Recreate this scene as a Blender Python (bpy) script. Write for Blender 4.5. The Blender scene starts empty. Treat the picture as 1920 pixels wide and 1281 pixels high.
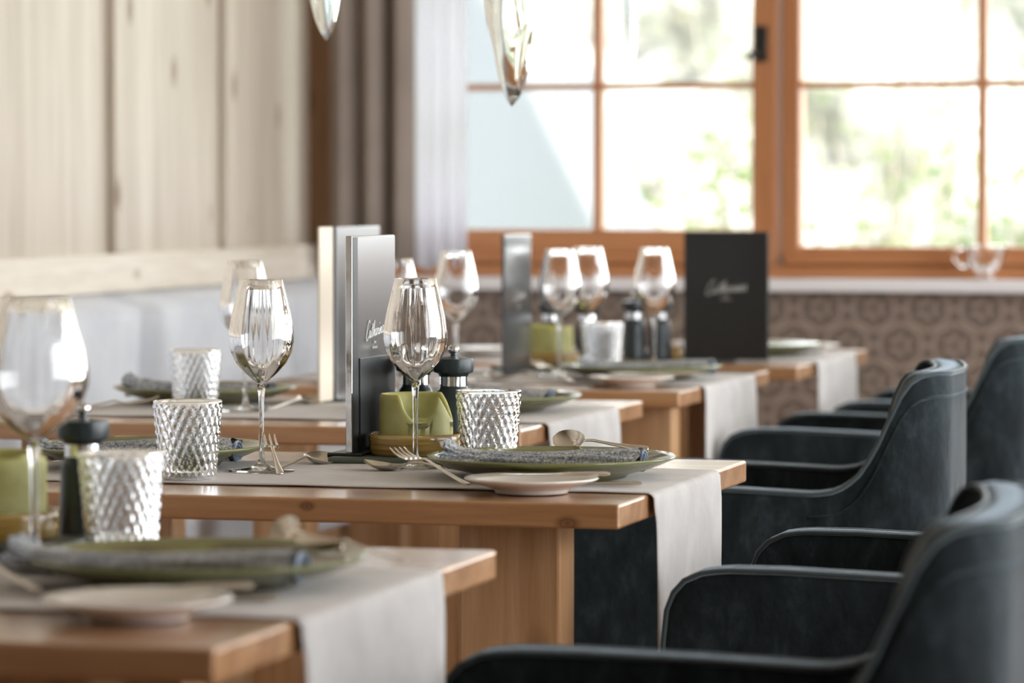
import bpy, math, random
from mathutils import Vector, Matrix
PI = math.pi
scene = bpy.context.scene
C = scene.collection
rnd = random.Random(7)

# ------------------------------------------------------------------ camera, world, sun, exposure
cam_data = bpy.data.cameras.new('camera')
cam = bpy.data.objects.new('camera', cam_data); C.objects.link(cam)
cam.location = (0, 0, 1.107)
cam.rotation_euler = (PI/2 - math.atan((640.5-360)/7000), 0, math.radians(15.1))
cam_data.sensor_width = 36; cam_data.lens = 7000/1920*36
cam_data.dof.use_dof = True; cam_data.dof.focus_distance = 4.78; cam_data.dof.aperture_fstop = 5.0
cam_data.clip_start = 0.1; cam_data.clip_end = 300
scene.camera = cam
scene.view_settings.view_transform = 'Standard'
scene.view_settings.look = 'None'
scene.view_settings.exposure = 0.12
scene.view_settings.gamma = 1.0
scene.view_settings.use_curve_mapping = False
scene.cycles.max_bounces = 14
scene.cycles.transmission_bounces = 12
scene.cycles.transparent_max_bounces = 12
scene.cycles.diffuse_bounces = 5
scene.cycles.sample_clamp_indirect = 8
scene.cycles.blur_glossy = 0.6

world = bpy.data.worlds.new('overcast_sky'); scene.world = world
world.use_nodes = True
wn = world.node_tree.nodes; wl = world.node_tree.links
bgn = wn['Background']
bgn.inputs['Color'].default_value = (0.94, 0.972, 1.0, 1)
bgn.inputs['Strength'].default_value = 7.4

sun_d = bpy.data.lights.new('sun', 'SUN'); sun_d.energy = 15.0; sun_d.angle = 0.02; sun_d.color = (1, .96, .88)
sun = bpy.data.objects.new('sun', sun_d); C.objects.link(sun)
sun.rotation_euler = (math.radians(45), 0, 0)          # travels +Y and down: lights what stands behind the house
def portal(name, loc, rot, sx, sy):
    l = bpy.data.lights.new(name, 'AREA'); l.shape = 'RECTANGLE'; l.size = sx; l.size_y = sy
    l.cycles.is_portal = True
    o = bpy.data.objects.new(name, l); C.objects.link(o); o.location = loc; o.rotation_euler = rot
RX = 2.3; BY = 9.15; LX = -3.0; FY = -2.2; CEIL = 2.75
portal('sky_portal_right', (RX+.1, 5.3, 1.475), (0, PI/2, 0), 2.1, 6.6)
portal('sky_portal_back', (-.75, BY+.35, 1.5), (-PI/2, 0, 0), 4.2, 1.4)

# ------------------------------------------------------------------ material helpers
def newmat(name):
    m = bpy.data.materials.new(name); m.use_nodes = True
    nt = m.node_tree
    return m, nt, nt.nodes['Principled BSDF'], nt.nodes['Material Output']
def N(nt, t, **kw):
    n = nt.nodes.new(t)
    for k, v in kw.items():
        if k.startswith('i_'):
            n.inputs[k[2:].replace('_', ' ')].default_value = v
        else: setattr(n, k, v)
    return n
def L(nt, a, b): nt.links.new(a, b)
def simple(name, col, rough=.5, metal=0, spec=.5, **kw):
    m, nt, p, o = newmat(name)
    p.inputs['Base Color'].default_value = (*col, 1); p.inputs['Roughness'].default_value = rough
    p.inputs['Metallic'].default_value = metal; p.inputs['Specular IOR Level'].default_value = spec
    for k, v in kw.items(): p.inputs[k].default_value = v
    return m
def ramp(nt, stops):
    r = N(nt, 'ShaderNodeValToRGB'); e = r.color_ramp.elements
    e[0].position, e[0].color = stops[0][0], (*stops[0][1], 1)
    e[1].position, e[1].color = stops[-1][0], (*stops[-1][1], 1)
    for p, c in stops[1:-1]:
        q = e.new(p); q.color = (*c, 1)
    return r
def wood(name, c1, c2, c3, axis='X', rough=.45, gscale=1.0, knots=None, ks=1.0, coat=0.0, seed=0.0, spots=()):
    """planed softwood: streaky grain along one axis, growth lines and knots"""
    m, nt, p, o = newmat(name)
    tc = N(nt, 'ShaderNodeTexCoord')
    mp = N(nt, 'ShaderNodeMapping'); L(nt, tc.outputs['Object'], mp.inputs[0])
    s = {'X': (.8, 14, 14), 'Y': (14, .8, 14), 'Z': (14, 14, .8)}[axis]
    mp.inputs['Scale'].default_value = [q*gscale for q in s]; mp.inputs['Location'].default_value = (seed, seed*.7, seed*.3)
    n1 = N(nt, 'ShaderNodeTexNoise', i_Scale=1.6, i_Detail=6.0, i_Roughness=.6, i_Distortion=.6); L(nt, mp.outputs[0], n1.inputs['Vector'])
    n2 = N(nt, 'ShaderNodeTexNoise', i_Scale=9.0, i_Detail=3.0, i_Roughness=.7); L(nt, mp.outputs[0], n2.inputs['Vector'])
    r = ramp(nt, [(.3, c1), (.5, c2), (.72, c3)]); L(nt, n1.outputs['Fac'], r.inputs['Fac'])
    r2 = ramp(nt, [(.35, (.82, .80, .78)), (.65, (1, 1, 1))]); L(nt, n2.outputs['Fac'], r2.inputs['Fac'])
    mx = N(nt, 'ShaderNodeMix', data_type='RGBA', blend_type='MULTIPLY'); mx.inputs[0].default_value = .8
    L(nt, r.outputs[0], mx.inputs[6]); L(nt, r2.outputs[0], mx.inputs[7])
    last = mx.outputs[2]
    if knots:
        mp2 = N(nt, 'ShaderNodeMapping'); L(nt, tc.outputs['Object'], mp2.inputs[0])
        s2 = {'X': (2.6, 5, 5), 'Y': (5, 2.6, 5), 'Z': (5, 5, 2.6)}[axis]
        mp2.inputs['Scale'].default_value = [q*ks for q in s2]; mp2.inputs['Location'].default_value = (seed+.3, 1.7, seed+.9)
        v = N(nt, 'ShaderNodeTexVoronoi', i_Scale=1.0, i_Randomness=1.0); L(nt, mp2.outputs[0], v.inputs['Vector'])
        rk = ramp(nt, [(.0, (1, 1, 1)), (knots*.45, (.85, .85, .85)), (knots, (0, 0, 0))]); L(nt, v.outputs['Distance'], rk.inputs['Fac'])
        mk = N(nt, 'ShaderNodeMix', data_type='RGBA', blend_type='MULTIPLY')
        L(nt, rk.outputs[0], mk.inputs[0]); L(nt, last, mk.inputs[6]); mk.inputs[7].default_value = (.42, .30, .22, 1)
        last = mk.outputs[2]
    for sx, sy, sz, sr in spots:                                    # single knots at their own place on the board
        v1 = N(nt, 'ShaderNodeVectorMath', operation='SUBTRACT'); L(nt, tc.outputs['Object'], v1.inputs[0]); v1.inputs[1].default_value = (sx, sy, sz)
        v2 = N(nt, 'ShaderNodeVectorMath', operation='MULTIPLY'); L(nt, v1.outputs[0], v2.inputs[0]); v2.inputs[1].default_value = (.62/sr, .5/sr, 1/sr)
        v3 = N(nt, 'ShaderNodeVectorMath', operation='LENGTH'); L(nt, v2.outputs[0], v3.inputs[0])
        rs = ramp(nt, [(0, (.9, .9, .9)), (.35, (.55, .55, .55)), (.42, (.85, .85, .85)), (.8, (.25, .25, .25)), (1, (0, 0, 0))]); L(nt, v3.outputs['Value'], rs.inputs['Fac'])
        ms = N(nt, 'ShaderNodeMix', data_type='RGBA', blend_type='MULTIPLY'); L(nt, rs.outputs[0], ms.inputs[0]); L(nt, last, ms.inputs[6]); ms.inputs[7].default_value = (.28, .20, .16, 1)
        last = ms.outputs[2]
    L(nt, last, p.inputs['Base Color'])
    p.inputs['Roughness'].default_value = rough
    p.inputs['Coat Weight'].default_value = coat; p.inputs['Coat Roughness'].default_value = .20
    b = N(nt, 'ShaderNodeBump', i_Strength=.08, i_Distance=.002); L(nt, n2.outputs['Fac'], b.inputs['Height']); L(nt, b.outputs[0], p.inputs['Normal'])
    return m
def fabric(name, col, col2, rough=.9, scale=400, bump=.15, sheen=.2, sheen_tint=(1, 1, 1), big=6, bigamt=.5):
    m, nt, p, o = newmat(name)
    tc = N(nt, 'ShaderNodeTexCoord')
    n1 = N(nt, 'ShaderNodeTexNoise', i_Scale=float(big), i_Detail=4.0, i_Roughness=.6); L(nt, tc.outputs['Object'], n1.inputs['Vector'])
    n2 = N(nt, 'ShaderNodeTexNoise', i_Scale=float(scale), i_Detail=2.0); L(nt, tc.outputs['Object'], n2.inputs['Vector'])
    r = ramp(nt, [(.5-.3*bigamt, col), (.5+.3*bigamt, col2)]); L(nt, n1.outputs['Fac'], r.inputs['Fac'])
    L(nt, r.outputs[0], p.inputs['Base Color'])
    p.inputs['Roughness'].default_value = rough; p.inputs['Specular IOR Level'].default_value = .15
    p.inputs['Sheen Weight'].default_value = sheen; p.inputs['Sheen Roughness'].default_value = .35; p.inputs['Sheen Tint'].default_value = (*sheen_tint, 1)
    b = N(nt, 'ShaderNodeBump', i_Strength=bump, i_Distance=.001); L(nt, n2.outputs['Fac'], b.inputs['Height']); L(nt, b.outputs[0], p.inputs['Normal'])
    return m
def glass(name, col=(1, 1, 1), ior=1.45, rough=0.0):
    m, nt, p, o = newmat(name); nt.nodes.remove(p)
    g = N(nt, 'ShaderNodeBsdfGlass'); g.inputs['Color'].default_value = (*col, 1); g.inputs['IOR'].default_value = ior; g.inputs['Roughness'].default_value = rough
    L(nt, g.outputs[0], o.inputs[0]); return m
def pane_mat():
    m, nt, p, o = newmat('window_glass'); nt.nodes.remove(p)
    t = N(nt, 'ShaderNodeBsdfTransparent'); t.inputs[0].default_value = (.97, .985, .975, 1)
    g = N(nt, 'ShaderNodeBsdfGlossy'); g.inputs['Roughness'].default_value = 0.0
    f = N(nt, 'ShaderNodeFresnel', i_IOR=1.3); mx = N(nt, 'ShaderNodeMixShader')
    L(nt, f.outputs[0], mx.inputs[0]); L(nt, t.outputs[0], mx.inputs[1]); L(nt, g.outputs[0], mx.inputs[2]); L(nt, mx.outputs[0], o.inputs[0])
    return m

M = {}
M['table'] = wood('oiled_larch', (.35, .16, .064), (.49, .25, .11), (.62, .36, .185), 'X', rough=.36, knots=.22, ks=1.2, coat=1.0)
M['table_knots'] = wood('oiled_larch_with_knots', (.35, .16, .064), (.49, .25, .11), (.62, .36, .185), 'X', rough=.36, knots=.22, ks=1.2, coat=1.0, spots=[(.070, -.364, .7400, .008), (.384, -.364, .727, .0115)])
M['leg'] = wood('oiled_larch_leg', (.38, .20, .09), (.52, .30, .15), (.64, .41, .24), 'Z', rough=.42, knots=.16, ks=1.3)
M['panel'] = wood('pale_larch_panelling', (.50, .43, .345), (.59, .52, .435), (.67, .605, .52), 'Z', rough=.55, gscale=.32, knots=.16, ks=1.25)
M['rail'] = wood('pale_larch_rail', (.68, .60, .50), (.77, .70, .60), (.83, .77, .69), 'Y', rough=.55, gscale=.7, knots=.13, ks=1.2, seed=3)
M['corner'] = wood('orange_larch_post', (.20, .10, .042), (.28, .145, .065), (.36, .20, .09), 'Z', rough=.5, knots=.15, seed=5)
M['frame'] = wood('orange_spruce_frame', (.42, .165, .062), (.52, .22, .09), (.60, .28, .12), 'X', rough=.38, gscale=.6, seed=8)
M['framez'] = wood('orange_spruce_stile', (.42, .165, .062), (.52, .22, .09), (.60, .28, .12), 'Z', rough=.38, gscale=.6, seed=8)
M['floor'] = wood('floor_boards', (.16, .09, .05), (.22, .13, .07), (.28, .17, .10), 'Y', rough=.4)
M['plaster'] = simple('white_plaster', (.80, .79, .76), .9)
M['sill'] = simple('pale_stone_sill', (.86, .84, .86), .45)
M['velvet'] = None
M['piping'] = fabric('slate_piping', (.05, .065, .07), (.07, .09, .10), scale=600, sheen=1.0, sheen_tint=(.8, .88, .92))
M['linen'] = fabric('pale_linen', (.55, .525, .515), (.64, .615, .605), scale=900, bump=.4, sheen=.1, big=14)
M['cushion'] = fabric('pale_blue_grey_upholstery', (.60, .62, .67), (.70, .72, .76), scale=500, bump=.3, sheen=.15, big=5)
M['drape'] = fabric('taupe_drape', (.25, .205, .175), (.31, .255, .22), scale=500, bump=.2, sheen=.1, big=3)
M['goblet'] = glass('clear_glass', (1, 1, 1), 1.42)
M['tumbler'] = glass('cut_glass', (.98, .99, 1), 1.46)
M['pendant'] = glass('pendant_glass', (.96, .99, .98), 1.5)
M['pane'] = pane_mat()
M['steel'] = simple('champagne_steel', (.76, .70, .62), .2, 1.0)
M['chrome'] = simple('chrome', (.8, .8, .8), .12, 1.0)
M['mill'] = simple('blue_black_lacquer', (.018, .030, .034), .33)
M['stoneware'] = None
M['porcelain'] = simple('cream_porcelain', (.80, .75, .70), .18, 0, .5)
M['mustard'] = None
M['tray'] = simple('grey_green_tray', (.085, .10, .075), .4)
M['menu'] = simple('black_menu_cover', (.016, .017, .017), .38)
M['menu_grey'] = simple('grey_metal_menu_cover', (.045, .046, .048), .28, 0, .5, **{'Coat Weight': 1.0, 'Coat Roughness': .16})
M['print'] = simple('silver_print', (.75, .74, .72), .5)
M['paper'] = simple('cream_paper', (.80, .72, .60), .8)
M['latch'] = simple('dark_bronze_latch', (.03, .03, .026), .4, .6)
M['cord'] = simple('black_cord', (.01, .01, .01), .6)

def m_velvet():
    """brushed velvet: mottled pile highlights put into the colour as soft vertical patches"""
    m, nt, p, o = newmat('slate_blue_velvet')
    tc = N(nt, 'ShaderNodeTexCoord'); mp = N(nt, 'ShaderNodeMapping'); L(nt, tc.outputs['Object'], mp.inputs[0]); mp.inputs['Scale'].default_value = (22, 22, 11)
    n = N(nt, 'ShaderNodeTexNoise', i_Scale=1.0, i_Detail=6.0, i_Roughness=.68, i_Distortion=.15); L(nt, mp.outputs[0], n.inputs['Vector'])
    r = ramp(nt, [(.38, (.007, .010, .012)), (.54, (.014, .020, .023)), (.72, (.036, .048, .057))]); L(nt, n.outputs['Fac'], r.inputs['Fac'])  # lighter stops paint the mottled highlights into the base colour
    L(nt, r.outputs[0], p.inputs['Base Color']); p.inputs['Roughness'].default_value = .8; p.inputs['Specular IOR Level'].default_value = .12
    p.inputs['Sheen Weight'].default_value = .9; p.inputs['Sheen Roughness'].default_value = .38; p.inputs['Sheen Tint'].default_value = (.56, .66, .76, 1)
    n2 = N(nt, 'ShaderNodeTexNoise', i_Scale=700.0, i_Detail=2.0); L(nt, tc.outputs['Object'], n2.inputs['Vector'])
    b0 = N(nt, 'ShaderNodeBump', i_Strength=.30, i_Distance=.012); L(nt, n.outputs['Fac'], b0.inputs['Height'])
    b = N(nt, 'ShaderNodeBump', i_Strength=.2, i_Distance=.001); L(nt, n2.outputs['Fac'], b.inputs['Height']); L(nt, b0.outputs[0], b.inputs['Normal']); L(nt, b.outputs[0], p.inputs['Normal'])
    return m
M['velvet'] = m_velvet()
def m_stoneware():
    m, nt, p, o = newmat('olive_stoneware')
    tc = N(nt, 'ShaderNodeTexCoord'); n = N(nt, 'ShaderNodeTexNoise', i_Scale=22.0, i_Detail=4.0); L(nt, tc.outputs['Object'], n.inputs['Vector'])
    r = ramp(nt, [(.35, (.085, .065, .018)), (.6, (.16, .14, .035)), (.75, (.20, .21, .06))]); L(nt, n.outputs['Fac'], r.inputs['Fac'])
    sep = N(nt, 'ShaderNodeSeparateXYZ'); L(nt, tc.outputs['Object'], sep.inputs[0])
    ln = N(nt, 'ShaderNodeVectorMath', operation='LENGTH'); cb = N(nt, 'ShaderNodeCombineXYZ')
    L(nt, sep.outputs[0], cb.inputs[0]); L(nt, sep.outputs[1], cb.inputs[1]); L(nt, cb.outputs[0], ln.inputs[0])
    r2 = ramp(nt, [(.0, (0, 0, 0)), (.143, (0, 0, 0)), (.149, (1, 1, 1))]); L(nt, ln.outputs['Value'], r2.inputs['Fac'])
    mx = N(nt, 'ShaderNodeMix', data_type='RGBA'); L(nt, r2.outputs[0], mx.inputs[0]); L(nt, r.outputs[0], mx.inputs[6]); mx.inputs[7].default_value = (.19, .20, .075, 1)
    L(nt, mx.outputs[2], p.inputs['Base Color']); p.inputs['Roughness'].default_value = .16
    p.inputs['Coat Weight'].default_value = .4
    return m
M['stoneware'] = m_stoneware()
def m_mustard():
    m, nt, p, o = newmat('mustard_glaze')
    tc = N(nt, 'ShaderNodeTexCoord'); mp = N(nt, 'ShaderNodeMapping'); L(nt, tc.outputs['Object'], mp.inputs[0]); mp.inputs['Scale'].default_value = (9, 9, 190)
    n = N(nt, 'ShaderNodeTexNoise', i_Scale=1.0, i_Detail=4.0); L(nt, mp.outputs[0], n.inputs['Vector'])
    r = ramp(nt, [(.3, (.20, .115, .025)), (.5, (.34, .21, .05)), (.7, (.50, .36, .12))]); L(nt, n.outputs['Fac'], r.inputs['Fac'])
    L(nt, r.outputs[0], p.inputs['Base Color']); p.inputs['Roughness'].default_value = .18; p.inputs['Coat Weight'].default_value = .5
    b = N(nt, 'ShaderNodeBump', i_Strength=.5, i_Distance=.001); L(nt, n.outputs['Fac'], b.inputs['Height']); L(nt, b.outputs[0], p.inputs['Normal'])
    return m
M['mustard'] = m_mustard()
def m_candle():
    m, nt, p, o = newmat('lime_candle_wax')
    tc = N(nt, 'ShaderNodeTexCoord'); n = N(nt, 'ShaderNodeTexNoise', i_Scale=35.0, i_Detail=5.0); L(nt, tc.outputs['Object'], n.inputs['Vector'])
    r = ramp(nt, [(.35, (.38, .37, .13)), (.65, (.48, .47, .20))]); L(nt, n.outputs['Fac'], r.inputs['Fac'])
    L(nt, r.outputs[0], p.inputs['Base Color']); p.inputs['Roughness'].default_value = .5
    p.inputs['Subsurface Weight'].default_value = .6; p.inputs['Subsurface Radius'].default_value = (.012, .011, .004); p.inputs['Subsurface Scale'].default_value = 1.0
    b = N(nt, 'ShaderNodeBump', i_Strength=.25, i_Distance=.001); L(nt, n.outputs['Fac'], b.inputs['Height']); L(nt, b.outputs[0], p.inputs['Normal'])
    return m
M['wax'] = m_candle()
def m_napkin():
    m, nt, p, o = newmat('denim_napkin')
    tc = N(nt, 'ShaderNodeTexCoord')
    n = N(nt, 'ShaderNodeTexNoise', i_Scale=300.0, i_Detail=3.0, i_Roughness=.8); L(nt, tc.outputs['Object'], n.inputs['Vector'])
    n2 = N(nt, 'ShaderNodeTexNoise', i_Scale=25.0, i_Detail=3.0); L(nt, tc.outputs['Object'], n2.inputs['Vector'])
    r = ramp(nt, [(.36, (.10, .115, .13)), (.5, (.38, .39, .395)), (.64, (.76, .76, .74))]); L(nt, n.outputs['Fac'], r.inputs['Fac'])
    r2 = ramp(nt, [(.35, (.55, .6, .7)), (.65, (1, 1, 1))]); L(nt, n2.outputs['Fac'], r2.inputs['Fac'])
    mx = N(nt, 'ShaderNodeMix', data_type='RGBA', blend_type='MULTIPLY'); mx.inputs[0].default_value = .8
    L(nt, r.outputs[0], mx.inputs[6]); L(nt, r2.outputs[0], mx.inputs[7]); L(nt, mx.outputs[2], p.inputs['Base Color'])
    p.inputs['Roughness'].default_value = .95
    b = N(nt, 'ShaderNodeBump', i_Strength=.6, i_Distance=.001); L(nt, n.outputs['Fac'], b.inputs['Height']); L(nt, b.outputs[0], p.inputs['Normal'])
    return m
M['napkin'] = m_napkin()
M['napkin_hem'] = fabric('dark_blue_hem', (.02, .045, .09), (.30, .34, .40), scale=300, big=60, bigamt=.4)
def m_wallpaper():
    m, nt, p, o = newmat('ring_pattern_wallpaper')
    tc = N(nt, 'ShaderNodeTexCoord'); sp = N(nt, 'ShaderNodeSeparateXYZ'); L(nt, tc.outputs['Object'], sp.inputs[0])
    S = 1/.134; SV = 1/.182
    def mth(op, a, b=None, c=None):
        n = N(nt, 'ShaderNodeMath', operation=op)
        for i, q in enumerate((a, b, c)):
            if q is None: continue
            if isinstance(q, (int, float)): n.inputs[i].default_value = q
            else: L(nt, q, n.inputs[i])
        return n.outputs[0]
    U = mth('MULTIPLY', sp.outputs[0], S); V = mth('MULTIPLY', sp.outputs[2], SV)
    def cell(du, dv):
        a = mth('SUBTRACT', mth('FRACT', mth('ADD', U, du)), .5); b = mth('SUBTRACT', mth('FRACT', mth('ADD', V, dv)), .5)
        a = mth('MULTIPLY', a, 1/S); b = mth('MULTIPLY', b, 1/SV)
        ang = mth('ARCTAN2', b, a); d = mth('SQRT', mth('ADD', mth('MULTIPLY', a, a), mth('MULTIPLY', b, b)))
        return d, ang
    d1, a1 = cell(0, 0); d2, a2 = cell(.5, .5)
    pick = mth('LESS_THAN', d1, d2)
    d = mth('MINIMUM', d1, d2)
    ang = mth('ADD', mth('MULTIPLY', a1, pick), mth('MULTIPLY', a2, mth('SUBTRACT', 1.0, pick)))
    w8 = mth('MULTIPLY', mth('COSINE', mth('MULTIPLY', ang, 6.0)), .0025)
    dd = mth('ADD', d, w8)
    def band(x, lo, hi): return mth('MULTIPLY', mth('GREATER_THAN', x, lo), mth('LESS_THAN', x, hi))
    ring = band(dd, .046, .057)
    w6 = mth('MULTIPLY', mth('COSINE', mth('MULTIPLY', ang, 3.0)), .008)
    pet = band(mth('ADD', d, w6), .015, .029)
    dot = mth('MULTIPLY', band(d, .025, .038), mth('LESS_THAN', mth('COSINE', mth('MULTIPLY', ang, 3.0)), -.72))
    link = mth('MULTIPLY', band(dd, .057, .085), mth('GREATER_THAN', mth('COSINE', mth('MULTIPLY', ang, 6.0)), .8))
    light = mth('MINIMUM', mth('ADD', mth('ADD', ring, pet), link), 1.0)
    mx = N(nt, 'ShaderNodeMix', data_type='RGBA'); L(nt, light, mx.inputs[0]); mx.inputs[6].default_value = (.175, .13, .105, 1); mx.inputs[7].default_value = (.31, .24, .195, 1)
    mx2 = N(nt, 'ShaderNodeMix', data_type='RGBA'); L(nt, dot, mx2.inputs[0]); L(nt, mx.outputs[2], mx2.inputs[6]); mx2.inputs[7].default_value = (.11, .08, .065, 1)
    L(nt, mx2.outputs[2], p.inputs['Base Color']); p.inputs['Roughness'].default_value = .75
    return m
M['wallpaper'] = m_wallpaper()
def m_sheer():
    m, nt, p, o = newmat('white_sheer'); nt.nodes.remove(p)
    a = N(nt, 'ShaderNodeBsdfDiffuse'); a.inputs[0].default_value = (.86, .86, .90, 1)
    b = N(nt, 'ShaderNodeBsdfTranslucent'); b.inputs[0].default_value = (.88, .88, .93, 1)
    t = N(nt, 'ShaderNodeBsdfTransparent'); m1 = N(nt, 'ShaderNodeMixShader'); m2 = N(nt, 'ShaderNodeMixShader')
    m1.inputs[0].default_value = .55; m2.inputs[0].default_value = .14
    L(nt, a.outputs[0], m1.inputs[1]); L(nt, b.outputs[0], m1.inputs[2]); L(nt, m1.outputs[0], m2.inputs[1]); L(nt, t.outputs[0], m2.inputs[2]); L(nt, m2.outputs[0], o.inputs[0])
    return m
M['sheer'] = m_sheer()
def m_leaf(name, col, trans):
    m, nt, p, o = newmat(name); nt.nodes.remove(p)
    a = N(nt, 'ShaderNodeBsdfDiffuse'); a.inputs[0].default_value = (*col, 1)
    b = N(nt, 'ShaderNodeBsdfTranslucent'); b.inputs[0].default_value = (*trans, 1)
    m1 = N(nt, 'ShaderNodeMixShader'); m1.inputs[0].default_value = .45
    L(nt, a.outputs[0], m1.inputs[1]); L(nt, b.outputs[0], m1.inputs[2]); L(nt, m1.outputs[0], o.inputs[0]); return m
M['leaf'] = m_leaf('fresh_leaf', (.10, .15, .05), (.12, .17, .06))
M['leaf2'] = m_leaf('yellow_leaf', (.20, .19, .11), (.19, .18, .10))
M['bark'] = simple('grey_bark', (.16, .14, .12), .9)
def m_rock():
    m, nt, p, o = newmat('pale_rock')
    tc = N(nt, 'ShaderNodeTexCoord'); n = N(nt, 'ShaderNodeTexNoise', i_Scale=2.6, i_Detail=6.0, i_Roughness=.65); L(nt, tc.outputs['Object'], n.inputs['Vector'])
    r = ramp(nt, [(.30, (.075, .072, .075)), (.38, (.13, .12, .115)), (.46, (.24, .23, .22)), (.62, (.34, .335, .33))]); L(nt, n.outputs['Fac'], r.inputs['Fac'])
    L(nt, r.outputs[0], p.inputs['Base Color']); p.inputs['Roughness'].default_value = .95
    return m
M['rock'] = m_rock()
M['grass'] = simple('pale_lawn', (.34, .40, .20), .95)
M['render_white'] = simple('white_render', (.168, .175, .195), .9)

# ------------------------------------------------------------------ mesh helpers
def tag(o, label=None, cat=None, group=None, kind=None):
    if label: o['label'] = label
    if cat: o['category'] = cat
    if group: o['group'] = group
    if kind: o['kind'] = kind
    return o
class MB:
    def __init__(s): s.v = []; s.f = []
    def add(s, vs, fs):
        k = len(s.v); s.v += [tuple(v) for v in vs]; s.f += [tuple(i+k for i in f) for f in fs]
    def box(s, x0, x1, y0, y1, z0, z1):
        s.add([(x, y, z) for z in (z0, z1) for y in (y0, y1) for x in (x0, x1)],
              [(0, 2, 3, 1), (4, 5, 7, 6), (0, 1, 5, 4), (2, 6, 7, 3), (0, 4, 6, 2), (1, 3, 7, 5)])
        return s
    def grid(s, P, closed_u=False, closed_v=False):
        nu, nv = len(P), len(P[0]); k = len(s.v)
        for row in P: s.v += [tuple(p) for p in row]
        for i in range(nu if closed_u else nu-1):
            for j in range(nv if closed_v else nv-1):
                a = k+i*nv+j; b = k+((i+1) % nu)*nv+j; c = k+((i+1) % nu)*nv+(j+1) % nv; d = k+i*nv+(j+1) % nv
                s.f.append((a, b, c, d))
        return s
    def tube(s, pts, r, seg=8, cap=True):
        pts = [Vector(p) for p in pts]; rows = []; up = None
        for i, p in enumerate(pts):
            t = (pts[min(i+1, len(pts)-1)]-pts[max(i-1, 0)])
            if t.length < 1e-9: t = Vector((0, 0, 1))
            t.normalize()
            if up is None:
                up = Vector((0, 0, 1)) if abs(t.z) < .9 else Vector((1, 0, 0))
            a = t.cross(up)
            if a.length < 1e-6: a = t.cross(Vector((1, .1, 0)))
            a.normalize(); b = a.cross(t); up = b
            rr = r[i] if isinstance(r, (list, tuple)) else r
            rows.append([p+a*math.cos(2*PI*k/seg)*rr+b*math.sin(2*PI*k/seg)*rr for k in range(seg)])
        k = len(s.v); s.grid(rows, closed_v=True)
        if cap:
            s.f.append(tuple(range(k, k+seg))); n = len(rows)-1
            s.f.append(tuple(k+n*seg+q for q in reversed(range(seg))))
        return s
    def lathe(s, prof, seg=40, fn=None, cx=0, cy=0):
        """profile of (r, z); r==0 ends close; fn(r,z,ang,i)->r"""
        rows = []
        for i, (r, z) in enumerate(prof):
            row = []
            for k in range(seg):
                a = 2*PI*k/seg; rr = fn(r, z, a, i) if fn else r
                row.append((cx+rr*math.cos(a), cy+rr*math.sin(a), z))
            rows.append(row)
        return s.grid(rows, closed_v=True)
    def build(s, name, mat, parent=None, smooth=True, loc=None, bevel=0, bseg=2, sub=0, solid=0, autosmooth=None):
        me = bpy.data.meshes.new(name); me.from_pydata(s.v, [], s.f); me.update()
        o = bpy.data.objects.new(name, me); C.objects.link(o)
        if mat: me.materials.append(mat)
        if parent: o.parent = parent
        if loc: o.location = loc
        if smooth:
            me.polygons.foreach_set('use_smooth', [True]*len(me.polygons))
            if autosmooth: me.set_sharp_from_angle(angle=math.radians(autosmooth))
        if solid:
            m = o.modifiers.new('solid', 'SOLIDIFY'); m.thickness = solid; m.offset = 0
        if bevel:
            m = o.modifiers.new('bevel', 'BEVEL'); m.width = bevel; m.segments = bseg; m.limit_method = 'ANGLE'; m.angle_limit = math.radians(35); m.harden_normals = False
        if sub:
            m = o.modifiers.new('sub', 'SUBSURF'); m.levels = sub; m.render_levels = sub
        return o
def box(name, mat, x0, x1, y0, y1, z0, z1, parent=None, bevel=.002, **kw):
    return MB().box(x0, x1, y0, y1, z0, z1).build(name, mat, parent, smooth=False, bevel=bevel, **kw)
def struct(name, mat, *b, bevel=0):
    o = box(name, mat, *b, bevel=bevel); o['kind'] = 'structure'; return o
def thing(name, label, cat, loc=(0, 0, 0), rz=0, group=None):
    o = bpy.data.objects.new(name, None); C.objects.link(o); o.location = loc; o.rotation_euler = (0, 0, rz)
    o.empty_display_size = .05
    return tag(o, label, cat, group)
def children(o): return [c for c in bpy.data.objects if c.parent == o]
def dup(root, label, loc=None, rz=None, group=None, scale=None):
    r = root.copy(); C.objects.link(r)
    if loc: r.location = loc
    if rz is not None: r.rotation_euler = (0, 0, rz)
    if scale: r.scale = scale
    r['label'] = label
    if group: r['group'] = group
    for ch in children(root):
        c = ch.copy(); C.objects.link(c); c.parent = r
        for g in children(ch):
            d = g.copy(); C.objects.link(d); d.parent = c
    return r

# ------------------------------------------------------------------ room shell
struct('floor', M['floor'], LX-.2, RX+.2, FY-.2, BY+.6, -.1, 0)
struct('ceiling', M['panel'], LX-.2, RX+.2, FY-.2, BY+.6, CEIL, CEIL+.1)
struct('wall_left', M['plaster'], LX-.2, LX-.03, FY-.2, BY+.6, 0, CEIL)
# wall_right: parapet, lintel and posts round four openings
mb = MB(); mb.box(RX, RX+.2, FY-.2, BY+.6, 0, .45); mb.box(RX, RX+.2, FY-.2, BY+.6, 2.5, CEIL)
mb.box(RX, RX+.2, FY-.2, 2.0, .45, 2.5)
for y in (3.6, 6.1, 8.6): mb.box(RX, RX+.2, y-.10, y+(.95 if y > 8 else .10), .45, 2.5)
o = mb.build('wall_right', M['plaster'], smooth=False); o['kind'] = 'structure'
mb = MB(); mb.box(LX-.2, RX+.2, FY-.2, FY, 0, CEIL)

o = mb.build('wall_front', M['corner'], smooth=False); o['kind'] = 'structure'
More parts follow.
